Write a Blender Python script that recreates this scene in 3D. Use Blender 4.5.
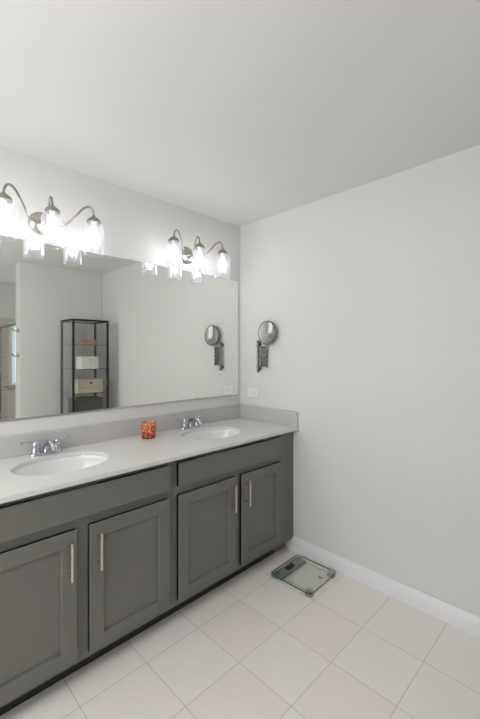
import bpy, bmesh, math, random
from mathutils import Vector, Matrix
PI = math.pi
S = bpy.context.scene
for o in list(bpy.data.objects): bpy.data.objects.remove(o)
COL = S.collection

# ---------------------------------------------------------------- camera, world, lights, exposure
cd = bpy.data.cameras.new('camera'); cam = bpy.data.objects.new('camera', cd); COL.objects.link(cam)
cd.sensor_fit = 'HORIZONTAL'; cd.sensor_width = 36; cd.lens = 36*369.25/480
cd.shift_x = 0; cd.shift_y = -(359.5-352.72)/480; cd.clip_start = .02
cam.location = (2.1446, -2.1351, 1.4086)
cam.rotation_euler = (PI/2, 0, .7879)
S.camera = cam

W = bpy.data.worlds.new('sky'); S.world = W; W.use_nodes = True
W.node_tree.nodes['Background'].inputs[0].default_value = (.75, .87, 1, 1)
W.node_tree.nodes['Background'].inputs[1].default_value = 1.0

def area(name, loc, rot, sx, sy, power, col):
    l = bpy.data.lights.new(name, 'AREA'); l.shape = 'RECTANGLE'; l.size = sx; l.size_y = sy
    l.energy = power; l.color = col
    o = bpy.data.objects.new(name, l); COL.objects.link(o); o.location = loc; o.rotation_euler = rot
    return o
# added light at an unseen back window, and daylight through the shower window
area('added_window_light', (1.0, -3.27, 1.25), (-PI/2+PI, 0, 0), 1.5, 1.7, 12.5, (1, .985, .975))
area('shower_daylight', (4.20, -.36, 1.4), (0, PI/2, 0), .85, .5, 4, (.9, .96, 1))
# added ceiling lamp, out of view, to brighten the room and ceiling
pl = bpy.data.lights.new('added_ceiling_light', 'POINT'); pl.energy = 19; pl.shadow_soft_size = .12; pl.color = (1, .995, .985)
plo = bpy.data.objects.new('added_ceiling_light', pl); COL.objects.link(plo); plo.location = (1.45, -2.65, 2.10)
BULB_E = 13
vs = S.view_settings
vs.view_transform = 'Standard'; vs.look = 'None'; vs.gamma = 1; vs.exposure = 0.07
vs.use_curve_mapping = False

# ---------------------------------------------------------------- materials
def newmat(name):
    m = bpy.data.materials.new(name); m.use_nodes = True
    nt = m.node_tree; b = nt.nodes['Principled BSDF']
    return m, nt, b
def srgb(r, g, b):
    f = lambda c: (c/255/12.92) if c/255 <= .04045 else ((c/255+.055)/1.055)**2.4
    return (f(r), f(g), f(b), 1)
def N(nt, t, **k):
    n = nt.nodes.new(t)
    for a, v in k.items(): setattr(n, a, v)
    return n
def plain(name, col, rough=.5, metal=0, noise=0, scale=30, bump=0, bscale=200, spec=None, coat=0):
    m, nt, b = newmat(name)
    b.inputs['Base Color'].default_value = col
    b.inputs['Roughness'].default_value = rough; b.inputs['Metallic'].default_value = metal
    if spec is not None: b.inputs['Specular IOR Level'].default_value = spec
    if coat: b.inputs['Coat Weight'].default_value = coat
    tc = N(nt, 'ShaderNodeTexCoord')
    if noise:
        n = N(nt, 'ShaderNodeTexNoise'); n.inputs['Scale'].default_value = scale; n.inputs['Detail'].default_value = 4
        nt.links.new(tc.outputs['Object'], n.inputs['Vector'])
        r = N(nt, 'ShaderNodeValToRGB')
        r.color_ramp.elements[0].position = .3; r.color_ramp.elements[1].position = .7
        r.color_ramp.elements[0].color = tuple(c*(1-noise) for c in col[:3])+(1,)
        r.color_ramp.elements[1].color = tuple(min(1, c*(1+noise)) for c in col[:3])+(1,)
        nt.links.new(n.outputs['Fac'], r.inputs['Fac']); nt.links.new(r.outputs['Color'], b.inputs['Base Color'])
    if bump:
        n = N(nt, 'ShaderNodeTexNoise'); n.inputs['Scale'].default_value = bscale; n.inputs['Detail'].default_value = 3
        nt.links.new(tc.outputs['Object'], n.inputs['Vector'])
        bp = N(nt, 'ShaderNodeBump'); bp.inputs['Strength'].default_value = bump; bp.inputs['Distance'].default_value = .002
        nt.links.new(n.outputs['Fac'], bp.inputs['Height']); nt.links.new(bp.outputs['Normal'], b.inputs['Normal'])
    return m
M = {}
M['wall'] = plain('wall_paint', srgb(226, 225, 223), .85, noise=.012, scale=2, bump=.08, bscale=350)
M['ceiling'] = plain('ceiling_paint', srgb(234, 234, 232), .9, noise=.008, scale=2, bump=.08, bscale=300)
M['trim'] = plain('trim_paint', srgb(243, 243, 246), .35, noise=.01, scale=6)
M['cabinet'] = plain('cabinet_paint', srgb(115, 114, 108), .42, noise=.03, scale=14, bump=.03, bscale=500)
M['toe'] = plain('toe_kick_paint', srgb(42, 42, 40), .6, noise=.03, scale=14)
M['gap'] = plain('gap_shadow_board', srgb(60, 60, 56), .7, noise=.02)
M['quartz'] = plain('quartz', srgb(228, 227, 223), .22, noise=.02, scale=260, coat=.1)
M['splash'] = plain('quartz_shaded', srgb(198, 196, 194), .25, noise=.02, scale=260)  # countertop quartz again, its shade put in as a greyer colour
M['porcelain'] = plain('porcelain', srgb(242, 242, 242), .08, noise=.005, coat=.5)
M['nickel'] = plain('brushed_nickel', srgb(200, 196, 188), .28, 1, noise=.03, scale=90)
M['darknickel'] = plain('dark_nickel', srgb(165, 162, 157), .33, 1, noise=.04, scale=90)
M['gunmetal'] = plain('gunmetal', srgb(122, 120, 116), .38, 1, noise=.05, scale=90)
M['chrome'] = plain('chrome', srgb(196, 198, 204), .07, 1, noise=.01)
M['black'] = plain('black_metal', srgb(20, 20, 21), .5, .0, noise=.05, scale=60)
M['plastic'] = plain('white_plastic', srgb(242, 241, 238), .4, noise=.01)
M['slot'] = plain('dark_slot', srgb(90, 88, 86), .6, noise=.02)
M['whitebox'] = plain('white_box_board', srgb(244, 245, 240), .6, noise=.03, scale=20)
M['greybox'] = plain('charcoal_fabric', srgb(72, 74, 78), .9, noise=.15, scale=150, bump=.3)
M['lcd'] = plain('lcd_dark', srgb(40, 46, 44), .2, noise=.05)
M['stripdark'] = plain('smoked_strip', srgb(150, 155, 150), .25, noise=.04, scale=60)
M['wax'] = plain('candle_wax', srgb(235, 205, 180), .5, noise=.03)
M['pan'] = plain('shower_pan', srgb(225, 222, 215), .3, noise=.01)
M['drain'] = plain('drain_metal', srgb(180, 180, 180), .25, 1, noise=.03)

def mirror_mat(name, col, rough=0.0):
    m, nt, b = newmat(name)
    b.inputs['Base Color'].default_value = col; b.inputs['Metallic'].default_value = 1
    b.inputs['Roughness'].default_value = rough
    n = N(nt, 'ShaderNodeTexNoise'); n.inputs['Scale'].default_value = 3
    mx = N(nt, 'ShaderNodeMix', data_type='RGBA'); mx.inputs['Factor'].default_value = 0
    mx.inputs[6].default_value = col; mx.inputs[7].default_value = col
    nt.links.new(mx.outputs[2], b.inputs['Base Color'])
    return m
M['mirror'] = mirror_mat('mirror_silver', srgb(243, 244, 241))
M['mirror_edge'] = plain('mirror_edge', srgb(120, 124, 120), .2, .6, noise=.03)
M['magnifier'] = mirror_mat('magnifier_silver', srgb(240, 240, 238), .03)

def thin_glass(name, tint, refl=.08, rough=.02, ribs=0, milk=0):
    m = bpy.data.materials.new(name); m.use_nodes = True; nt = m.node_tree; nt.nodes.clear()
    out = N(nt, 'ShaderNodeOutputMaterial'); mix = N(nt, 'ShaderNodeMixShader')
    tr = N(nt, 'ShaderNodeBsdfTransparent'); gl = N(nt, 'ShaderNodeBsdfGlossy')
    tr.inputs[0].default_value = tint; gl.inputs['Roughness'].default_value = rough
    gl.inputs['Color'].default_value = (1, 1, 1, 1)
    fr = N(nt, 'ShaderNodeLayerWeight'); fr.inputs['Blend'].default_value = .5
    if ribs:
        tc = N(nt, 'ShaderNodeTexCoord'); n = N(nt, 'ShaderNodeTexNoise'); n.inputs['Scale'].default_value = ribs
        nt.links.new(tc.outputs['Object'], n.inputs['Vector'])
        bp = N(nt, 'ShaderNodeBump'); bp.inputs['Strength'].default_value = .6; bp.inputs['Distance'].default_value = .004
        nt.links.new(n.outputs['Fac'], bp.inputs['Height'])
        nt.links.new(bp.outputs['Normal'], fr.inputs['Normal']); nt.links.new(bp.outputs['Normal'], gl.inputs['Normal'])
    # Schlick reflectance of clear glass, the same for both faces of the pane
    pw = N(nt, 'ShaderNodeMath', operation='POWER'); pw.inputs[1].default_value = 5 if not ribs else 2.2
    nt.links.new(fr.outputs['Facing'], pw.inputs[0])
    ma = N(nt, 'ShaderNodeMath', operation='MULTIPLY_ADD'); ma.inputs[1].default_value = .9 if not ribs else .5; ma.inputs[2].default_value = refl; ma.use_clamp = True
    nt.links.new(pw.outputs[0], ma.inputs[0]); nt.links.new(ma.outputs[0], mix.inputs[0])
    nt.links.new(tr.outputs[0], mix.inputs[1]); nt.links.new(gl.outputs[0], mix.inputs[2])
    if milk:
        tl = N(nt, 'ShaderNodeBsdfTranslucent'); tl.inputs[0].default_value = (.93, .95, 1, 1)
        m2 = N(nt, 'ShaderNodeMixShader'); m2.inputs[0].default_value = milk
        nt.links.new(mix.outputs[0], m2.inputs[1]); nt.links.new(tl.outputs[0], m2.inputs[2]); nt.links.new(m2.outputs[0], out.inputs[0])
    else: nt.links.new(mix.outputs[0], out.inputs[0])
    return m
M['jar'] = thin_glass('jar_glass', (.96, .965, .98, 1), .04, .05, 45, .03)
M['glass'] = thin_glass('clear_glass', (.972, .976, .973, 1), .03, .0)
M['scaleglass'] = thin_glass('scale_glass', (.955, .97, .96, 1), .04, .03)
M['showerglass'] = thin_glass('shower_glass', (.95, .96, .955, 1), .04, .0)
M['glassedge'] = plain('glass_edge_green', srgb(70, 84, 79), .2, noise=.03)

def emis(name, col, st):
    m = bpy.data.materials.new(name); m.use_nodes = True; nt = m.node_tree; b = nt.nodes['Principled BSDF']
    b.inputs['Base Color'].default_value = (.8, .8, .8, 1)
    b.inputs['Emission Color'].default_value = col; b.inputs['Emission Strength'].default_value = st
    return m
M['bulb'] = emis('lit_bulb', (1, .985, .97, 1), BULB_E)
M['frosted'] = emis('daylit_frosted_pane', (.74, .86, .93, 1), .75)
M['lampglass'] = emis('added_lamp_glass', (1, .98, .94, 1), 1.2)  # glow of the added, unseen ceiling lamp

# floor tile: 0.295 x 0.298 m square linen textured porcelain, tint differs a little from tile to tile
def tile_floor():
    m, nt, b = newmat('linen_floor_tile')
    tc = N(nt, 'ShaderNodeTexCoord'); sep = N(nt, 'ShaderNodeSeparateXYZ'); nt.links.new(tc.outputs['Object'], sep.inputs[0])
    def math_(op, a, bb=None, clamp=False):
        n = N(nt, 'ShaderNodeMath', operation=op); n.use_clamp = clamp
        for i, v in enumerate((a, bb)):
            if v is None: continue
            if isinstance(v, (int, float)): n.inputs[i].default_value = v
            else: nt.links.new(v, n.inputs[i])
        return n.outputs[0]
    px, py = .2955, .2985
    ux = math_('DIVIDE', math_('SUBTRACT', sep.outputs[0], .9505-px*10), px)
    uy = math_('DIVIDE', math_('ADD', sep.outputs[1], .655+py*20), py)
    fx = math_('FRACT', ux); fy = math_('FRACT', uy)
    ix = math_('FLOOR', ux); iy = math_('MINIMUM', math_('FLOOR', uy), 21)
    def edge(fv, size):
        d = math_('MINIMUM', fv, math_('SUBTRACT', 1, fv))
        return math_('LESS_THAN', d, .0017/size)
    g = math_('MAXIMUM', edge(fx, px), math_('MULTIPLY', edge(fy, py), math_('LESS_THAN', sep.outputs[1], -.1)))
    cmb = N(nt, 'ShaderNodeCombineXYZ'); nt.links.new(ix, cmb.inputs[0]); nt.links.new(iy, cmb.inputs[1])
    wn = N(nt, 'ShaderNodeTexWhiteNoise', noise_dimensions='2D'); nt.links.new(cmb.outputs[0], wn.inputs['Vector'])
    ramp = N(nt, 'ShaderNodeValToRGB'); ramp.color_ramp.elements[0].color = srgb(248, 239, 232); ramp.color_ramp.elements[1].color = srgb(249, 245, 240)
    nt.links.new(wn.outputs['Value'], ramp.inputs[0])
    # linen weave: two stretched noises, direction alternates with the tile
    def weave(sx, sy):
        mp = N(nt, 'ShaderNodeMapping'); mp.inputs['Scale'].default_value = (sx, sy, 1); nt.links.new(tc.outputs['Object'], mp.inputs[0])
        n = N(nt, 'ShaderNodeTexNoise'); n.inputs['Scale'].default_value = 1; n.inputs['Detail'].default_value = 3
        nt.links.new(mp.outputs[0], n.inputs['Vector']); return n.outputs['Fac']
    wv = math_('MULTIPLY', math_('ADD', weave(25, 420), weave(420, 25)), .5)
    mul = math_('ADD', math_('MULTIPLY', wv, .34), .83)
    mx = N(nt, 'ShaderNodeMix', data_type='RGBA', blend_type='MULTIPLY'); mx.inputs[0].default_value = 1
    nt.links.new(ramp.outputs[0], mx.inputs[6])
    cb = N(nt, 'ShaderNodeCombineColor')
    for i in range(3): nt.links.new(mul, cb.inputs[i])
    nt.links.new(cb.outputs[0], mx.inputs[7])
    m2 = N(nt, 'ShaderNodeMix', data_type='RGBA'); nt.links.new(g, m2.inputs[0]); nt.links.new(mx.outputs[2], m2.inputs[6])
    m2.inputs[7].default_value = srgb(214, 204, 193)
    nt.links.new(m2.outputs[2], b.inputs['Base Color'])
    b.inputs['Roughness'].default_value = .45
    bp = N(nt, 'ShaderNodeBump'); bp.inputs['Strength'].default_value = .4; bp.inputs['Distance'].default_value = .001
    inv = math_('SUBTRACT', wv, g); nt.links.new(inv, bp.inputs['Height']); nt.links.new(bp.outputs['Normal'], b.inputs['Normal'])
    return m
M['floor'] = tile_floor()

def wall_tile():
    m, nt, b = newmat('shower_wall_tile')
    tc = N(nt, 'ShaderNodeTexCoord'); br = N(nt, 'ShaderNodeTexBrick')
    mp = N(nt, 'ShaderNodeMapping'); mp.inputs['Rotation'].default_value = (PI/2, 0, PI/2)
    nt.links.new(tc.outputs['Object'], mp.inputs[0]); nt.links.new(mp.outputs[0], br.inputs[0])
    br.inputs['Color1'].default_value = srgb(214, 207, 198); br.inputs['Color2'].default_value = srgb(208, 201, 191)
    br.inputs['Mortar'].default_value = srgb(170, 162, 152); br.inputs['Scale'].default_value = 1
    br.inputs['Brick Width'].default_value = .3; br.inputs['Row Height'].default_value = .3; br.inputs['Mortar Size'].default_value = .003
    nt.links.new(br.outputs['Color'], b.inputs['Base Color']); b.inputs['Roughness'].default_value = .35
    return m
M['walltile'] = wall_tile()

def mosaic(name, cols, scale, grout, use_z=False, z0=0, z1=1, rough=.15):
    m, nt, b = newmat(name)
    tc = N(nt, 'ShaderNodeTexCoord')
    v = N(nt, 'ShaderNodeTexVoronoi'); v.inputs['Scale'].default_value = scale
    e = N(nt, 'ShaderNodeTexVoronoi', feature='DISTANCE_TO_EDGE'); e.inputs['Scale'].default_value = scale
    nt.links.new(tc.outputs['Object'], v.inputs['Vector']); nt.links.new(tc.outputs['Object'], e.inputs['Vector'])
    sp = N(nt, 'ShaderNodeSeparateColor'); nt.links.new(v.outputs['Color'], sp.inputs[0])
    r = N(nt, 'ShaderNodeValToRGB'); r.color_ramp.interpolation = 'CONSTANT'
    el = r.color_ramp.elements
    while len(el) < len(cols): el.new(.5)
    for i, c in enumerate(cols): el[i].position = i/len(cols); el[i].color = c
    fac = sp.outputs[0]
    if use_z:   # tesserae get darker and redder towards the foot
        s = N(nt, 'ShaderNodeSeparateXYZ'); nt.links.new(tc.outputs['Object'], s.inputs[0])
        mr = N(nt, 'ShaderNodeMapRange'); mr.inputs[1].default_value = z0; mr.inputs[2].default_value = z1
        nt.links.new(s.outputs[2], mr.inputs[0])
        a = N(nt, 'ShaderNodeMath', operation='MULTIPLY_ADD'); a.inputs[1].default_value = .42; nt.links.new(sp.outputs[0], a.inputs[0])
        k = N(nt, 'ShaderNodeMath', operation='MULTIPLY'); k.inputs[1].default_value = .62; nt.links.new(mr.outputs[0], k.inputs[0])
        nt.links.new(k.outputs[0], a.inputs[2]); fac = a.outputs[0]
    nt.links.new(fac, r.inputs[0])
    g = N(nt, 'ShaderNodeMath', operation='LESS_THAN'); g.inputs[1].default_value = .04; nt.links.new(e.outputs['Distance'], g.inputs[0])
    mx = N(nt, 'ShaderNodeMix', data_type='RGBA'); nt.links.new(g.outputs[0], mx.inputs[0]); nt.links.new(r.outputs[0], mx.inputs[6])
    mx.inputs[7].default_value = grout; nt.links.new(mx.outputs[2], b.inputs['Base Color'])
    b.inputs['Roughness'].default_value = rough
    return m
M['votive'] = mosaic('orange_mosaic', [srgb(92, 40, 34), srgb(140, 62, 50), srgb(120, 60, 50), srgb(205, 105, 75), srgb(190, 90, 62), srgb(238, 150, 112), srgb(225, 128, 92), srgb(250, 190, 160)], 75, srgb(110, 56, 42), True, .0, .095)
M['band'] = mosaic('mosaic_band', [srgb(30, 27, 25), srgb(120, 110, 100), srgb(45, 40, 36), srgb(190, 180, 168)], 22, srgb(180, 172, 160))

def wood(name, c1, c2, sc=(2, 30, 30)):
    m, nt, b = newmat(name)
    tc = N(nt, 'ShaderNodeTexCoord'); mp = N(nt, 'ShaderNodeMapping'); mp.inputs['Scale'].default_value = sc
    n = N(nt, 'ShaderNodeTexNoise'); n.inputs['Scale'].default_value = 3; n.inputs['Detail'].default_value = 5
    nt.links.new(tc.outputs['Object'], mp.inputs[0]); nt.links.new(mp.outputs[0], n.inputs['Vector'])
    r = N(nt, 'ShaderNodeValToRGB'); r.color_ramp.elements[0].color = c1; r.color_ramp.elements[1].color = c2
    r.color_ramp.elements[0].position = .35; r.color_ramp.elements[1].position = .65
    nt.links.new(n.outputs['Fac'], r.inputs[0]); nt.links.new(r.outputs[0], b.inputs['Base Color']); b.inputs['Roughness'].default_value = .6
    return m
M['brownwood'] = wood('brown_wood', srgb(150, 112, 86), srgb(196, 158, 128), (30, 2, 30))
M['palewood'] = wood('pale_wood', srgb(196, 182, 160), srgb(224, 212, 192), (30, 2, 30))

# ---------------------------------------------------------------- mesh helpers
def bm_box(bm, x0, x1, y0, y1, z0, z1, bev=0, seg=2):
    r = bmesh.ops.create_cube(bm, size=1)
    vs_ = r['verts']
    for v in vs_:
        v.co = Vector((x0+(v.co.x+.5)*(x1-x0), y0+(v.co.y+.5)*(y1-y0), z0+(v.co.z+.5)*(z1-z0)))
    if bev:
        es = list({e for v in vs_ for e in v.link_edges})
        bmesh.ops.bevel(bm, geom=es, offset=bev, segments=seg, affect='EDGES', profile=.5)
def bm_lathe(bm, prof, c=(0, 0, 0), n=32, sx=1, sy=1, mod=None, axis='Z', cap=False):
    rings = []
    for (r, z) in prof:
        ring = []
        for i in range(n):
            a = 2*PI*i/n; rr = r*(mod(a, z) if mod else 1)
            p = Vector((rr*math.cos(a)*sx, rr*math.sin(a)*sy, z))
            if axis == 'X': p = Vector((p.z, p.x, p.y))
            if axis == 'Y': p = Vector((p.x, -p.z, p.y))
            ring.append(bm.verts.new(p+Vector(c)))
        rings.append(ring)
    for a, b in zip(rings, rings[1:]):
        for i in range(n): bm.faces.new((a[i], a[(i+1) % n], b[(i+1) % n], b[i]))
    if cap:
        bm.faces.new(rings[0][::-1]); bm.faces.new(rings[-1])
    return rings
def bm_tube(bm, pts, r, n=12, taper=None):
    pts = [Vector(p) for p in pts]; rings = []; up = None
    for i, p in enumerate(pts):
        t = (pts[min(i+1, len(pts)-1)]-pts[max(i-1, 0)]).normalized()
        if up is None: up = t.orthogonal().normalized()
        up = (up-t*up.dot(t)).normalized(); s = t.cross(up)
        rr = taper(i/(len(pts)-1)) if taper else r
        rings.append([bm.verts.new(p+(up*math.cos(2*PI*k/n)+s*math.sin(2*PI*k/n))*rr) for k in range(n)])
    for a, b in zip(rings, rings[1:]):
        for k in range(n): bm.faces.new((a[k], a[(k+1) % n], b[(k+1) % n], b[k]))
    bm.faces.new(rings[0][::-1]); bm.faces.new(rings[-1])
def spline(P, k=10):
    P = [Vector(p) for p in P]; Q = [2*P[0]-P[1]]+P+[2*P[-1]-P[-2]]; out = []
    for i in range(1, len(Q)-2):
        a, b, c, d = Q[i-1:i+3]
        for j in range(k):
            t = j/k
            out.append(.5*((2*b)+(c-a)*t+(2*a-5*b+4*c-d)*t*t+(3*b-a-3*c+d)*t**3))
    out.append(P[-1]); return out
def obj(name, bm, mat, parent=None, smooth=False):
    bmesh.ops.recalc_face_normals(bm, faces=bm.faces)
    me = bpy.data.meshes.new(name); bm.to_mesh(me); bm.free()
    mats = mat if isinstance(mat, list) else [mat]
    for mm in mats: me.materials.append(mm)
    if smooth:
        for p in me.polygons: p.use_smooth = True
        try: me.set_sharp_from_angle(angle=math.radians(40))
        except Exception: pass
    o = bpy.data.objects.new(name, me); COL.objects.link(o)
    if parent: o.parent = parent
    return o
def thing(name, label, cat, loc=(0, 0, 0), group=None, rz=0):
    o = bpy.data.objects.new(name, None); COL.objects.link(o); o.location = loc; o.rotation_euler = (0, 0, rz)
    o.empty_display_size = .05
    tag(o, label, cat, group); return o
def tag(o, label, cat, group=None):
    o['label'] = label; o['category'] = cat
    if group: o['group'] = group
def struct(name, bm, mat, parent=None):
    o = obj(name, bm, mat, parent)
    if not parent: o['kind'] = 'structure'
    return o
def box(*a, **k):
    bm = bmesh.new(); bm_box(bm, *a, **k); return bm
def copy_tree(o, parent=None):
    c = o.copy(); COL.objects.link(c)
    if parent: c.parent = parent
    for ch in [x for x in bpy.data.objects if x.parent == o]: copy_tree(ch, c)
    return c

# ---------------------------------------------------------------- room shell
H = 2.44; XR = 4.24; YB = -3.3; PX = 2.5636; PT = .165; PY = -.963
struct('floor', box(-.1, XR+.1, YB-.1, .1, -.1, 0), M['floor'])
struct('ceiling', box(-.1, XR+.1, YB-.1, .1, H, H+.1), M['ceiling'])
struct('wall_left', box(-.1, 0, YB-.1, .1, 0, H), M['wall'])
struct('wall_right', box(0, XR+.1, 0, .1, 0, H), M['wall'])
bm = bmesh.new(); bm_box(bm, PX, PX+PT, PY, 0, 0, H, bev=.004)
struct('wall_partition', bm, M['wall'])
# back wall with openings for two added windows (x 1.15-2.85, z .8-2.1)
bm = bmesh.new()
wx0, wx1, wz0, wz1 = .25, 1.75, .4, 2.1
bm_box(bm, 0, wx0, YB-.1, YB, 0, H); bm_box(bm, wx1, 3.15, YB-.1, YB, 0, H); bm_box(bm, 3.75, XR, YB-.1, YB, 0, H)
bm_box(bm, 3.15, 3.75, YB-.1, YB, 0, 1.35); bm_box(bm, 3.15, 3.75, YB-.1, YB, 2.1, H)
bm_box(bm, wx0, wx1, YB-.1, YB, 0, wz0); bm_box(bm, wx0, wx1, YB-.1, YB, wz1, H)
struct('wall_back', bm, M['wall'])
def window_y(name, x0, x1, z0, z1, y):
    bm = bmesh.new(); w = .07
    bm_box(bm, x0-w, x0, y, y+.02, z0-w, z1+w, bev=.003); bm_box(bm, x1, x1+w, y, y+.02, z0-w, z1+w, bev=.003)
    bm_box(bm, x0, x1, y, y+.02, z1, z1+w, bev=.003); bm_box(bm, x0, x1, y, y+.035, z0-w, z0, bev=.003)
    xm = (x0+x1)/2; bm_box(bm, xm-.02, xm+.02, y-.04, y, z0, z1, bev=.003)
    o = struct(name, bm, M['trim'])
    obj('window_pane', box(x0, x1, y-.06, y-.05, z0, z1), M['frosted'], o)
W3 = (3.15, 3.75, 1.35, 2.1)
window_y('added_window_1', wx0, wx1, wz0, wz1, YB)  # added window, unseen behind the camera, to light the room
window_y('added_window_3', *W3, YB)  # added glowing window, gives the magnifying mirror its bluish reflection
# shower side wall with small window (y -.64..-.1, z .94..1.85)
bm = bmesh.new(); sy0, sy1, sz0, sz1 = -.668, -.10, .935, 1.86
bm_box(bm, XR, XR+.1, YB, -.9, 0, H)
bm_box(bm, XR, XR+.1, -.9, 0, 1.93, H)
struct('wall_side', bm, M['wall'])
bm = bmesh.new()
bm_box(bm, XR, XR+.1, -.9, sy0, 0, 1.93); bm_box(bm, XR, XR+.1, sy1, 0, 0, 1.93)
bm_box(bm, XR, XR+.1, sy0, sy1, 0, sz0); bm_box(bm, XR, XR+.1, sy0, sy1, sz1, 1.93)
struct('wall_shower', bm, M['walltile'])
bm = bmesh.new()
bm_box(bm, XR-.01, XR+.02, sy0-.015, sy0+.02, sz0, sz1, bev=.002); bm_box(bm, XR-.01, XR+.02, sy1-.02, sy1+.015, sz0, sz1, bev=.002)
bm_box(bm, XR-.01, XR+.02, sy0+.02, sy1-.02, sz1-.02, sz1, bev=.002); bm_box(bm, XR-.02, XR+.02, sy0-.015, sy1+.015, sz0-.02, sz0+.01, bev=.002)
o = struct('window_2', bm, M['trim'])
obj('window_pane', box(XR+.03, XR+.04, sy0, sy1, sz0, sz1), M['frosted'], o)
struct('trim_1', box(XR-.006, XR, -.76, -.02, sz0-.09, sz0-.02), M['band'])
# tiled shower linings
struct('trim_2', box(PX+PT, XR, -.012, -.0005, 0, 1.93), M['walltile'])
struct('trim_3', box(PX+PT, PX+PT+.012, -.8, -.013, 0, 1.93), M['walltile'])
# baseboards: profiled (flat face, stepped ogee top)
PROF = [(0, 0), (.0135, 0), (.0135, .066), (.0125, .071), (.0105, .076), (.0095, .083), (.006, .092), (.005, .098), (0, .098)]
def baseboard(name, p0, p1, nrm):
    bm = bmesh.new(); nx, ny = nrm; rows = []
    for p in (p0, p1): rows.append([bm.verts.new((p[0]+nx*d, p[1]+ny*d, z)) for d, z in PROF])
    n = len(PROF)
    for i in range(n): bm.faces.new((rows[0][i], rows[0][(i+1) % n], rows[1][(i+1) % n], rows[1][i]))
    bm.faces.new(rows[0][::-1]); bm.faces.new(rows[1]); return struct(name, bm, M['trim'])
baseboard('baseboard_right', (.478, -.0005), (PX-.0005, -.0005), (0, -1))
baseboard('baseboard_partition', (PX-.0005, -.014), (PX-.0005, PY), (-1, 0))
baseboard('baseboard_end', (PX-.012, PY-.0005), (PX+PT, PY-.0005), (0, -1))
baseboard('baseboard_left', (.0005, -1.99), (.0005, YB+.014), (1, 0))
baseboard('baseboard_back', (.0005, YB+.0005), (XR-.0005, YB+.0005), (0, 1))
baseboard('baseboard_side', (XR-.0005, YB+.014), (XR-.0005, -.88), (-1, 0))

# ---------------------------------------------------------------- vanity cabinets
XF, XD = .546, .566
CT = .862
def shaker_door(parent, y0, y1, z0, z1, hy, label=None):
    bm = bmesh.new(); st, rl, rec = .062, .062, .011
    # outer slab with recessed centre: ring of faces
    yo = (y0, y1); zo = (z0, z1)
    e = .0025
    def ring(x, a0, a1, b0, b1): return [bm.verts.new((x, a0, b0)), bm.verts.new((x, a1, b0)), bm.verts.new((x, a1, b1)), bm.verts.new((x, a0, b1))]
    u = .03
    R_ = [ring(XF+.0005, y0+u, y1-u, z0+u, z1-u), ring(XD-.006, y0+u, y1-u, z0+u, z1-u), ring(XD-.006, y0, y1, z0, z1), ring(XD-e, y0, y1, z0, z1), ring(XD, y0+e, y1-e, z0+e, z1-e),
          ring(XD, y0+st, y1-st, z0+rl, z1-rl), ring(XD-.0015, y0+st+.002, y1-st-.002, z0+rl+.002, z1-rl-.002),
          ring(XD-rec, y0+st+.0035, y1-st-.0035, z0+rl+.0035, z1-rl-.0035)]
    for a, b in zip(R_, R_[1:]):
        for i in range(4): bm.faces.new((a[i], a[(i+1) % 4], b[(i+1) % 4], b[i]))
    bm.faces.new(R_[0][::-1]); bm.faces.new(R_[-1])
    d = obj('door', bm, M['cabinet'], parent)
    bm = bmesh.new(); za, zb = .474, .632
    bm_tube(bm, [(XD+.033, hy, za), (XD+.033, hy, za+.001), (XD+.033, hy, zb-.001), (XD+.033, hy, zb)], .006, 14)
    for z in (za+.025, zb-.025): bm_tube(bm, [(XD, hy, z), (XD+.03, hy, z)], .0045, 12)
    h = obj('handle', bm, M['nickel'], d, smooth=True); h['label'] = 'satin nickel bar handle'
    return d
def cabinet(y0, y1, drawer, doors, label, wall_side=False):
    t = thing('vanity_cabinet', label, 'cabinet', (0, 0, 0), 'grey shaker vanity cabinets')
    bm = bmesh.new()
    T = .018; ct_ = CT-.0005
    bm_box(bm, .0008, XF-T, y0, y0+T, .09, ct_); bm_box(bm, .0008, XF-T, y1-T, y1, .09, ct_)
    bm_box(bm, .0008, .008, y0+T, y1-T, .09, ct_); bm_box(bm, .008, XF-T, y0+T, y1-T, .09, .09+T)
    # face frame with an opening exactly behind each door and drawer front, so the cabinet's inside shows as a dark slit
    (a0, a1, _), (b0, b1, _) = doors
    for za, zb in ((.09, .113), (.668, .709), (.836, ct_)): bm_box(bm, XF-T, XF, y0, y1, za, zb)
    for ya, yb in ((y0, a0), (a1, b0), (b1, y1)): bm_box(bm, XF-T, XF, ya, yb, .1132, .6678)
    for ya, yb in ((y0, drawer[0]), (drawer[1], y1)): bm_box(bm, XF-T, XF, ya, yb, .7092, .8358)
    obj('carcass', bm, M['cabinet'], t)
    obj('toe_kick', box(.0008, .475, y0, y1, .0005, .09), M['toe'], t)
    bm = bmesh.new(); bm_box(bm, XD-.006, XD, drawer[0], drawer[1], .709, .836, bev=.002)
    bm_box(bm, XF+.0005, XD-.006, drawer[0]+.03, drawer[1]-.03, .735, .815)
    obj('false_drawer_front', bm, M['cabinet'], t)
    for (a, b, hy) in doors: shaker_door(t, a, b, .113, .668, hy)
    return t
cabinet(-1.951, -1.0375, (-1.914, -1.065), [(-1.914, -1.526, -1.559), (-1.473, -1.065, -1.436)], 'dark grey two-door vanity cabinet under the left sink, nearer the viewer')
rc = cabinet(-1.0365, -.1405, (-1.010, -.158), [(-1.010, -.590, -.628), (-.548, -.158, -.509)], 'dark grey two-door vanity cabinet under the right sink, beside the white wall')
bm = bmesh.new(); bm_box(bm, .0008, XF, -.1395, -.026, .09, CT-.0005, bev=.001, seg=1)
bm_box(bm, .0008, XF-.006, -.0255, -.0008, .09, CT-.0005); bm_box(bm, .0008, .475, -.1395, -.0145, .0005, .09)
obj('filler_panel', bm, M['cabinet'], rc)

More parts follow.
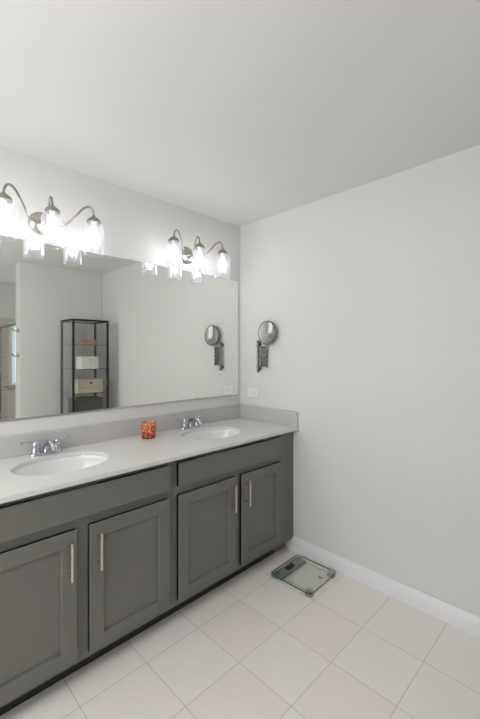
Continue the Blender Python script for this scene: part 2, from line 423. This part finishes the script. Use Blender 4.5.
# ---------------------------------------------------------------- worktop with two oval cut-outs
CZ = .882; CY0, CY1 = -1.975, -.0008; CX0, CX1 = .0008, .5871
SINKS = [(.287, -1.484), (.287, -.547)]; SX, SYr = .164, .218
def countertop():
    bm = bmesh.new(); n = 64
    def rect_pt(cx, cy, a, x0, x1, y0, y1):
        dx, dy = math.cos(a), math.sin(a)
        t = min([(x1-cx)/dx if dx > 1e-9 else 1e9, (x0-cx)/dx if dx < -1e-9 else 1e9, (y1-cy)/dy if dy > 1e-9 else 1e9, (y0-cy)/dy if dy < -1e-9 else 1e9])
        return cx+dx*t, cy+dy*t
    segs = [(CY0, -1.75), (-1.25, -.81), (-.30, CY1)]
    for z, flip in ((CZ, False), (CT, True)):
        for a, b in segs:
            bm.faces.new([bm.verts.new(p) for p in ((CX0, a, z), (CX1, a, z), (CX1, b, z), (CX0, b, z))])
        for (cx, cy), (y0, y1) in zip(SINKS, ((-1.75, -1.25), (-.81, -.30))):
            angs = sorted(set([2*PI*i/n for i in range(n)]+[math.atan2(y-cy, x-cx) % (2*PI) for x in (CX0, CX1) for y in (y0, y1)]))
            inn = [bm.verts.new((cx+SX*math.cos(a), cy+SYr*math.sin(a), z)) for a in angs]
            out = [bm.verts.new((*rect_pt(cx, cy, a, CX0, CX1, y0, y1), z)) for a in angs]
            m = len(angs)
            for i in range(m): bm.faces.new((inn[i], out[i], out[(i+1) % m], inn[(i+1) % m]))
            if z == CZ:
                low = [bm.verts.new((v.co.x, v.co.y, CT)) for v in inn]
                for i in range(m): bm.faces.new((inn[i], inn[(i+1) % m], low[(i+1) % m], low[i]))
    for p in (((CX1, CY0), (CX1, CY1)), ((CX0, CY0), (CX1, CY0)), ((CX0, CY1), (CX1, CY1)), ((CX0, CY0), (CX0, CY1))):
        (a, b), (c, d) = p
        bm.faces.new([bm.verts.new(q) for q in ((a, b, CT), (c, d, CT), (c, d, CZ), (a, b, CZ))])
    bmesh.ops.remove_doubles(bm, verts=bm.verts, dist=1e-5)
    return bm
ct = thing('countertop', 'long pale quartz countertop with low splashes across both vanity cabinets', 'countertop', (0, 0, 0))
obj('slab', countertop(), M['quartz'], ct)
obj('backsplash', box(.0008, .0205, CY0, -.0008, CZ+.0003, .990, bev=.0015), M['splash'], ct)
obj('side_splash', box(.0208, CX1-.003, -.0205, -.0008, CZ+.0003, .990, bev=.0015), M['splash'], ct)

def make_sink(cx, cy, label):
    t = thing('sink', label, 'sink', (cx, cy, CT), 'oval undermount sinks')
    bm = bmesh.new(); dep = .135; prof = []
    prof += [(1.09, -.016), (1.10, -.003), (1.0, -.0008), (.985, -.006)]
    for i in range(1, 13):
        a = i/12*PI/2; prof.append((.985*math.cos(a)**.62 if i < 12 else .12, -.006-dep*math.sin(a)**1.1))
    n = 64; rings = []
    for (r, z) in prof: rings.append([bm.verts.new((r*SX*math.cos(2*PI*k/n), r*SYr*math.sin(2*PI*k/n), z)) for k in range(n)])
    for a, b in zip(rings, rings[1:]):
        for k in range(n): bm.faces.new((a[k], a[(k+1) % n], b[(k+1) % n], b[k]))
    bm.faces.new(rings[-1])
    obj('bowl', bm, M['porcelain'], t, smooth=True)
    bm = bmesh.new(); bm_lathe(bm, [(.0005, -.137), (.018, -.137), (.022, -.139), (.022, -.1405)], n=24)
    obj('drain', bm, M['chrome'], t, smooth=True)
make_sink(*SINKS[0], 'white oval undermount sink on the left, nearer the viewer')
make_sink(*SINKS[1], 'white oval undermount sink on the right, near the wall corner')

def make_faucet(cx, cy, label):
    t = thing('faucet', label, 'faucet', (cx, cy, CZ+.0005), 'chrome two-handle centreset faucets')
    bm = bmesh.new()    # oval base plate
    bm_lathe(bm, [(.001, .014), (.022, .014), (.0265, .011), (.028, .004), (.028, 0), (.001, 0)], n=32, sx=1, sy=2.85)
    obj('base_plate', bm, M['chrome'], t, smooth=True)
    bm = bmesh.new()    # spout: low arched
    pts = spline([(-.002, 0, .012), (0, 0, .045), (.025, 0, .066), (.065, 0, .066), (.10, 0, .052), (.113, 0, .040)], 8)
    bm_tube(bm, pts, .011, 16, taper=lambda u: .016-.005*u)
    bm_lathe(bm, [(.001, .03), (.019, .028), (.021, .012), (.001, .012)], n=24)
    bm_tube(bm, [(-.014, 0, .03), (-.014, 0, .062)], .0025, 8); bm_lathe(bm, [(.001, .071), (.005, .069), (.006, .065), (.004, .061), (.001, .060)], c=(-.014, 0, 0), n=12)
    obj('spout', bm, M['chrome'], t, smooth=True)
    for s in (-1, 1):
        bm = bmesh.new()
        bm_lathe(bm, [(.021, .010), (.022, .018), (.018, .032), (.0155, .044), (.0175, .051), (.0175, .061), (.012, .070), (.001, .072)], c=(0, s*.052, 0), n=24)
        bm_tube(bm, spline([(0, s*.052, .064), (.004, s*.075, .071), (.006, s*.105, .075), (.006, s*.122, .073)], 6), .006, 12, taper=lambda u: .0078-.002*u+.0012*(u > .9))
        obj('lever_handle', bm, M['chrome'], t, smooth=True)
make_faucet(.070, -1.492, 'chrome two-handle faucet behind the left sink')
make_faucet(.070, -.556, 'chrome two-handle faucet behind the right sink')

# ---------------------------------------------------------------- votive cup
v = thing('candle_holder', 'small orange and red mosaic glass candle holder on the countertop', 'candle holder', (.127, -.925, CZ+.0005))
bm = bmesh.new()
bm_lathe(bm, [(.001, .004), (.036, .004), (.041, .092), (.044, .099), (.0465, .098), (.0450, .06), (.0435, .03), (.0430, .012), (.041, 0), (.001, 0)], n=40)
obj('cup', bm, M['votive'], v, smooth=True)
bm = bmesh.new(); bm_lathe(bm, [(.001, .0045), (.033, .0045), (.034, .06), (.030, .063), (.001, .061)], n=32)
cnd = obj('candle', bm, M['wax'], v, smooth=True)
bm = bmesh.new(); bm_tube(bm, [(0, 0, .06), (.001, 0, .072)], .0012, 8); obj('wick', bm, M['slot'], cnd)

# ---------------------------------------------------------------- big mirror
MR0, MR1 = -1.975, -.030
mt = thing('wall_mirror', 'wide frameless rectangular mirror on the wall above the countertop', 'mirror', (0, 0, 1.072))
obj('backing', box(.0006, .0045, MR0, MR1, 0, .922), M['mirror_edge'], mt)
obj('mirror_glass', box(.0046, .006, MR0+.0015, MR1-.0015, .0015, .9205), M['mirror'], mt)
bm = bmesh.new(); bm_box(bm, .0008, .0085, MR0, MR1+.001, -.008, .0005, bev=.001, seg=1)
obj('bottom_channel', bm, M['nickel'], mt)

# ---------------------------------------------------------------- vanity light fixtures
ribs = lambda a, z: 1+.022*math.cos(14*a)
def make_light(yc, zc, label):
    t = thing('vanity_light', label, 'wall light', (0, yc, zc), 'three-jar vanity lights above the mirror')
    bm = bmesh.new()
    bm_lathe(bm, [(.001, .026), (.030, .025), (.046, .020), (.055, .012), (.060, .007), (.062, .002), (.062, .0006)], n=40, sx=1.12, sy=1.0, axis='X')
    bm_lathe(bm, [(.001, .045), (.010, .043), (.016, .036), (.018, .026), (.018, .020)], n=24, axis='X')
    obj('canopy', bm, M['nickel'], t, smooth=True)
    JX = .155
    for k, dy in enumerate((-.212, 0, .212)):
        if dy:
            s = 1 if dy > 0 else -1
            P = [(.028, s*.012, 0), (.05, s*.045, -.008), (.085, s*.085, -.002), (.12, s*.125, .040), (.142, s*.160, .088), (.153, s*.188, .102), (.155, s*.207, .085), (.155, s*.213, .050)]
        else:
            P = [(.03, 0, .0), (.07, 0, -.003), (.095, 0, .03), (.105, 0, .075), (.128, 0, .105), (.150, 0, .088), (.155, 0, .050)]
        bm = bmesh.new(); bm_tube(bm, spline(P, 8), .0055, 12)
        obj('arm', bm, M['darknickel'], t, smooth=True)
        bm = bmesh.new()
        bm_lathe(bm, [(.001, .060), (.007, .059), (.011, .052), (.022, .046), (.032, .036), (.036, .027), (.037, .020), (.034, .020), (.033, .026), (.001, .04)], c=(JX, dy, 0), n=32)
        cp = obj('jar_cap', bm, M['darknickel'], t, smooth=True)
        bm = bmesh.new(); bm_lathe(bm, [(.001, .036), (.014, .036), (.014, -.004), (.001, -.004)], c=(JX, dy, 0), n=20)
        obj('socket', bm, M['plastic'], cp, smooth=True)
        bm = bmesh.new()
        outer = [(.0345, .022), (.0355, .010), (.043, .005), (.0505, -.004), (.052, -.014), (.052, -.143), (.0525, -.152)]
        inner = [(.0500, -.152), (.0495, -.143), (.0500, -.016), (.0485, -.006), (.042, .003), (.0335, .008), (.0325, .022)]
        bm_lathe(bm, outer+inner, c=(JX, dy, 0), n=72, mod=lambda a, z: ribs(a, z) if z < -.03 else 1)
        obj('glass_jar', bm, M['jar'], t, smooth=True)
        bm = bmesh.new()
        bm_lathe(bm, [(.012, -.006), (.015, -.018), (.021, -.028), (.026, -.042), (.0285, -.058), (.027, -.074), (.021, -.088), (.012, -.096), (.001, -.099)], c=(JX, dy, 0), n=28)
        bl = obj('bulb', bm, M['bulb'], t, smooth=True)
    return t
make_light(-1.492, 2.096, 'three-jar nickel vanity light on the left, above the left sink')
make_light(-.545, 2.104, 'three-jar nickel vanity light on the right, above the right sink')

# ---------------------------------------------------------------- magnifying mirror on accordion arm (right wall)
g = thing('magnifying_mirror', 'round nickel magnifying mirror on an accordion arm beside the big mirror', 'shaving mirror', (.2225, 0, 1.38))
bm = bmesh.new()
bm_tube(bm, [(0, -.026, -.112), (0, -.026, .112)], .009, 14)
for z in (-.095, .095):
    bm_tube(bm, [(0, -.0006, z), (0, -.004, z), (0, -.0041, z), (0, -.02, z)], .012, 16, taper=lambda u: .014 if u < .4 else .008)
for z in (-.112, .112): bmesh.ops.create_uvsphere(bm, u_segments=14, v_segments=8, radius=.0125, matrix=Matrix.Translation((0, -.026, z)))
for z in (-.082, .082): bmesh.ops.create_cone(bm, cap_ends=True, segments=16, radius1=.012, radius2=.012, depth=.012, matrix=Matrix.Translation((0, -.026, z)))
obj('wall_rail', bm, M['gunmetal'], g, smooth=True)
bm = bmesh.new(); xa, xb = .024, .082; lv = 3; cell = (xb-xa)/1.0
zs = [-.070, -.035, 0, .035, .070]
for i in range(5):      # crossing flat bars
    for (za, zb, yo) in ((zs[i]-.006, zs[i]+.006, -.018), (zs[i]+.006, zs[i]-.006, -.021)):
        bm_tube(bm, [(xa, yo, za), (xb, yo, zb)], .0052, 8)
for z in zs:
    for x in (xa+.002, (xa+xb)/2, xb-.002): bm_tube(bm, [(x, -.012, z), (x, -.028, z)], .0045, 10)
for x in (xa, xb): bm_tube(bm, spline([(x, -.019, -.085), (x-(.004 if x > .05 else -.001), -.019, 0), (x, -.019, .080)], 8), .0048, 10)
# folded flat links packed between the end posts
for k in range(7):
    x = xa+.006+k*(xb-xa-.012)/6
    bm_box(bm, x-.0042, x+.0042, -.024, -.014, -.076, .074, bev=.001, seg=1)
obj('accordion_arm', bm, M['gunmetal'], g, smooth=True)
bm = bmesh.new(); bm_tube(bm, spline([(.080, -.02, .06), (.084, -.022, .085), (.086, -.026, .10)], 6), .0055, 10)
bmesh.ops.create_uvsphere(bm, u_segments=12, v_segments=8, radius=.009, matrix=Matrix.Translation((.086, -.030, .098)))
obj('pivot_post', bm, M['darknickel'], g, smooth=True)
bm = bmesh.new(); R0 = .086
bm_lathe(bm, [(R0-.004, .008), (R0-.001, .0095), (R0+.003, .007), (R0+.0045, 0), (R0+.003, -.007), (R0-.001, -.0095), (R0-.004, -.008), (R0-.004, .008)], n=64, axis='Y')
fr = obj('mirror_frame', bm, M['gunmetal'], g, smooth=True)
fr.location = (.101, -.036, .179); fr.rotation_euler = (math.radians(-2), 0, math.radians(-2))
bm = bmesh.new()
bm_lathe(bm, [(.0005, .0062-.004)]+[(R0*u*.965, .0022+.004*u*u) for u in (.15, .3, .45, .6, .75, .9, 1)]+[(R0*.965, -.006), (.0005, -.006)], n=64, axis='Y')
obj('magnifying_glass', bm, M['magnifier'], fr, smooth=True)

# ---------------------------------------------------------------- outlet
ou = thing('power_outlet', 'white horizontal double power outlet on the wall above the side splash', 'outlet', (.146, 0, 1.092))
bm = bmesh.new(); bm_box(bm, -.0575, .0575, -.006, -.0006, -.0355, .0355, bev=.003, seg=3)
obj('cover_plate', bm, M['plastic'], ou)
for x in (-.0195, .0195):
    bm = bmesh.new(); bm_lathe(bm, [(.001, .0085), (.0155, .0085), (.0165, .0075), (.0165, .006)], c=(x, 0, 0), n=24, axis='Y')
    rcp = obj('receptacle', bm, M['plastic'], ou, smooth=True)
    bm = bmesh.new()
    bm_box(bm, x-.007, x+.002, -.0089, -.0086, .0045, .007); bm_box(bm, x-.006, x+.002, -.0089, -.0086, -.007, -.0045)
    bm_box(bm, x+.006, x+.0105, -.0089, -.0086, -.0022, .0022)
    obj('slots', bm, M['slot'], rcp)

# ---------------------------------------------------------------- bathroom scale
sc = thing('bathroom_scale', 'square clear glass bathroom scale on the floor tiles by the baseboard', 'scale', (.779, -.214, .0005), rz=math.radians(1.5))
h = .150
bm = bmesh.new()
def rr(bm, x0, x1, y0, y1, z0, z1, r=.02):
    P = []
    for cx, cy, a0 in ((x1-r, y1-r, 0), (x0+r, y1-r, 90), (x0+r, y0+r, 180), (x1-r, y0+r, 270)):
        for k in range(7): a = math.radians(a0+k*15); P.append((cx+r*math.cos(a), cy+r*math.sin(a)))
    lo = [bm.verts.new((x, y, z0)) for x, y in P]; hi = [bm.verts.new((x, y, z1)) for x, y in P]
    bm.faces.new(lo[::-1]); bm.faces.new(hi); n = len(P)
    side = [bm.faces.new((lo[i], lo[(i+1) % n], hi[(i+1) % n], hi[i])) for i in range(n)]
    return side
sd = rr(bm, -h, h, -h, h, .018, .026)
for f in sd: f.material_index = 1
obj('glass_platform', bm, [M['scaleglass'], M['glassedge']], sc)
bm = bmesh.new(); bm_box(bm, -h+.006, -h+.082, -h+.014, h-.014, .006, .0176, bev=.003)
hs = obj('display_housing', bm, M['stripdark'], sc)
obj('display_screen', box(-h+.026, -h+.064, -.035, .045, .0172, .0178), M['lcd'], hs)
bm = bmesh.new(); z0, z1 = .0262, .0266; w = .003
bm_box(bm, -h+.086, -h+.086+w, -h+.012, h-.045, z0, z1); bm_box(bm, -h+.086+w, h-.045, h-.045-w, h-.045, z0, z1)
bm_box(bm, -h+.086+w, h-.01, -h+.012, -h+.012+w, z0, z1)
obj('printed_border', bm, M['glassedge'], sc)
bm = bmesh.new(); bm_box(bm, h-.055, h-.035, .015, .035, z0, z1, bev=.0001, seg=1)
obj('step_mark', bm, M['stripdark'], sc)
for sx_ in (-1, 1):
    for sy_ in (-1, 1):
        bm = bmesh.new()
        c = (sx_*(h-.026), sy_*(h-.026), 0)
        bm_lathe(bm, [(.001, 0), (.022, 0), (.025, .004), (.025, .012), (.020, .0172), (.001, .0172)], c=c, n=28)
        f = obj('foot', bm, M['stripdark'], sc, smooth=True)
        bm = bmesh.new(); bm_lathe(bm, [(.014, .0262), (.014, .0280), (.018, .0285), (.0205, .0280), (.0205, .0262)], c=c, n=28)
        obj('foot_ring', bm, M['chrome'], f, smooth=True)

# ---------------------------------------------------------------- glass display cabinet (seen in the mirror)
X0, X1, Y0, Y1, ZT = 2.085, 2.455, -.560, -.140, 1.790
dc = thing('display_cabinet', 'tall black metal display cabinet with clear glass sides and shelves, seen in the big mirror', 'display cabinet', ((X0+X1)/2, (Y0+Y1)/2, 0))
def loc_box(bm, x0, x1, y0, y1, z0, z1, **k):
    cx, cy = (X0+X1)/2, (Y0+Y1)/2; bm_box(bm, x0-cx, x1-cx, y0-cy, y1-cy, z0, z1, **k)
p = .022
for (a, b) in ((X0, Y0), (X1-p, Y0), (X0, Y1-p), (X1-p, Y1-p)):
    bm = bmesh.new(); loc_box(bm, a, a+p, b, b+p, .0005, ZT-p, bev=.0015, seg=1); obj('post', bm, M['black'], dc)
for nm, za in (('top_frame', ZT-p), ('bottom_frame', .09)):
    bm = bmesh.new()
    loc_box(bm, X0, X1, Y0, Y0+p, za, za+p); loc_box(bm, X0, X1, Y1-p, Y1, za, za+p)
    loc_box(bm, X0, X0+p, Y0+p, Y1-p, za, za+p); loc_box(bm, X1-p, X1, Y0+p, Y1-p, za, za+p)
    obj(nm, bm, M['black'], dc)
SH = [1.500, 1.222, .943, .664, .386]
for z in SH:
    bm = bmesh.new(); loc_box(bm, X0+.006, X1-.006, Y0+p+.001, Y1-p-.001, z-.005, z)
    for f in bm.faces:
        if abs(f.normal.z) < .5: f.material_index = 1
    obj('glass_shelf', bm, [M['glass'], M['glassedge']], dc)
bm = bmesh.new(); loc_box(bm, X0+.025, X1-.025, Y0+.025, Y1-.025, .095, .11); obj('bottom_panel', bm, M['black'], dc)
for nm, a in (('glass_door', (X0+.001, X0+.005, Y0+p, Y1-p)), ('glass_panel', (X1-.005, X1-.001, Y0+p, Y1-p)), ('glass_panel', (X0+p, X1-p, Y0+.001, Y0+.005)), ('glass_panel', (X0+p, X1-p, Y1-.005, Y1-.001))):
    bm = bmesh.new(); loc_box(bm, *a, .114, ZT-p); o = obj(nm, bm, M['glass'], dc)
    if nm == 'glass_door': door = o
bm = bmesh.new(); cx, cy = (X0+X1)/2, (Y0+Y1)/2
bm_lathe(bm, [(.001, -.020), (.011, -.019), (.012, -.012), (.006, -.006), (.006, 0)], c=(X0-cx+.001, -.175-cy, 1.19), n=16, axis='X')
obj('knob', bm, M['black'], door, smooth=True)
bm = bmesh.new(); loc_box(bm, X0-.012, X0+.0005, -.182, -.168, 1.02, 1.09, bev=.002); obj('latch', bm, M['darknickel'], door)
bm = bmesh.new(); loc_box(bm, X0+.05, X1-.05, Y0+.08, Y1-.08, ZT-.016, ZT-.006, bev=.002); obj('light_bar', bm, M['nickel'], dc)

def lidded(name, label, cat, x0, x1, y0, y1, z0, z1, mat, lid=True):
    cx, cy = (x0+x1)/2, (y0+y1)/2
    t = thing(name, label, cat, (cx, cy, z0+.0005)); hh = z1-z0; dx, dy = (x1-x0)/2, (y1-y0)/2; lz = hh-.022
    bm = bmesh.new(); bm_box(bm, -dx+.002, dx-.002, -dy+.002, dy-.002, 0, lz-.001, bev=.002); obj('box_body', bm, mat, t)
    bm = bmesh.new(); bm_box(bm, -dx, dx, -dy, dy, lz, hh, bev=.003); obj('lid', bm, mat, t)
    return t, dx, dy, hh
lidded('wooden_box', 'small shallow brown wooden box on the top glass shelf', 'box', 2.17, 2.30, -.430, -.262, 1.500, 1.567, M['brownwood'])
t, dx, dy, hh = lidded('storage_box', 'white box on the second glass shelf from the top', 'box', 2.15, 2.32, -.436, -.236, 1.222, 1.362, M['whitebox'])
bm = bmesh.new(); bm_lathe(bm, [(.001, -.003), (.012, -.003), (.013, 0)], c=(-dx+.0015, .01, hh*.72), n=16, axis='X'); obj('finger_pull', bm, M['nickel'], t)
t, dx, dy, hh = lidded('keepsake_box', 'pale wooden box with a dark round knob on the third glass shelf', 'box', 2.14, 2.34, -.482, -.185, .943, 1.097, M['palewood'])
bm = bmesh.new(); bm_lathe(bm, [(.001, -.016), (.011, -.015), (.012, -.008), (.008, 0)], c=(-dx+.002, 0, hh*.74), n=16, axis='X'); obj('knob', bm, M['black'], t, smooth=True)
t = thing('fabric_bin', 'charcoal storage bin low in the display cabinet', 'storage bin', (2.25, -.350, .6645))
bm = bmesh.new(); bm_box(bm, -.12, .12, -.158, .158, 0, .192, bev=.008); obj('bin_body', bm, M['greybox'], t)
bm = bmesh.new(); bm_box(bm, -.123, .123, -.161, .161, .193, .215, bev=.003); obj('lid', bm, M['greybox'], t)

# ---------------------------------------------------------------- hooks on the end of the partition
def hook(z, label):
    t = thing('robe_hook', label, 'hook', (PX+.035, PY, z), 'robe hooks on the wall end')
    bm = bmesh.new(); bm_lathe(bm, [(.001, .010), (.020, .009), (.024, .004), (.024, .0006)], n=24, axis='Y'); obj('mounting_plate', bm, M['darknickel'], t, smooth=True)
    bm = bmesh.new(); bm_tube(bm, spline([(0, -.006, 0), (0, -.03, -.004), (0, -.055, 0), (0, -.064, .016)], 6), .006, 10)
    bmesh.ops.create_uvsphere(bm, u_segments=12, v_segments=8, radius=.010, matrix=Matrix.Translation((0, -.064, .018)))
    obj('hook_arm', bm, M['darknickel'], t, smooth=True)
hook(1.66, 'upper metal robe hook on the wall end, seen at left in the mirror')
hook(1.375, 'lower metal robe hook on the wall end, seen at left in the mirror')

# ---------------------------------------------------------------- shower enclosure
SYP = -.80
sh = thing('shower_enclosure', 'chrome framed clear glass shower enclosure, seen at left in the mirror', 'shower', ((PX+PT+XR)/2, SYP, 0))
ox = (PX+PT+XR)/2; hx = (XR-PX-PT)/2
bm = bmesh.new(); bm_box(bm, -hx+.001, hx-.001, -.05, .05, .0005, .09, bev=.006); obj('curb', bm, M['pan'], sh)
bm = bmesh.new(); bm_box(bm, -hx+.013, hx-.002, .0505, .785, .0005, .04, bev=.003); obj('shower_pan', bm, M['pan'], sh)
bm = bmesh.new(); bm_box(bm, -hx+.002, hx-.002, -.018, .018, 1.765, 1.80, bev=.003); obj('header_rail', bm, M['darknickel'], sh)
for x, w_ in ((-hx+.002, .03), (hx-.032, .03), (-.25, .03)):
    bm = bmesh.new(); bm_box(bm, x, x+w_, -.014, .014, .091, 1.764, bev=.003); obj('jamb', bm, M['chrome'], sh)
bm = bmesh.new(); bm_box(bm, -hx+.033, -.251, -.003, .003, .095, 1.764); d = obj('glass_door', bm, M['showerglass'], sh)
bm = bmesh.new(); bm_tube(bm, spline([(-.60, -.004, .95), (-.60, -.05, .96), (-.60, -.05, 1.15), (-.60, -.004, 1.16)], 6), .008, 10); obj('door_handle', bm, M['chrome'], d, smooth=True)
bm = bmesh.new(); bm_box(bm, -.219, hx-.033, -.003, .003, .095, 1.764); obj('fixed_glass', bm, M['showerglass'], sh)

# added flush ceiling lamp, unseen behind the viewer
fl = thing('added_ceiling_lamp', 'round flush ceiling lamp added behind the viewer to brighten the room', 'ceiling light', (1.45, -2.65, H))
bm = bmesh.new(); bm_lathe(bm, [(.17, -.0005), (.175, -.02), (.165, -.03), (.001, -.03)], n=40); obj('added_lamp_base', bm, M['nickel'], fl, smooth=True)
bm = bmesh.new(); bm_lathe(bm, [(.16, -.031), (.155, -.055), (.12, -.08), (.06, -.093), (.001, -.096)], n=40); obj('added_lamp_shade', bm, M['lampglass'], fl, smooth=True)
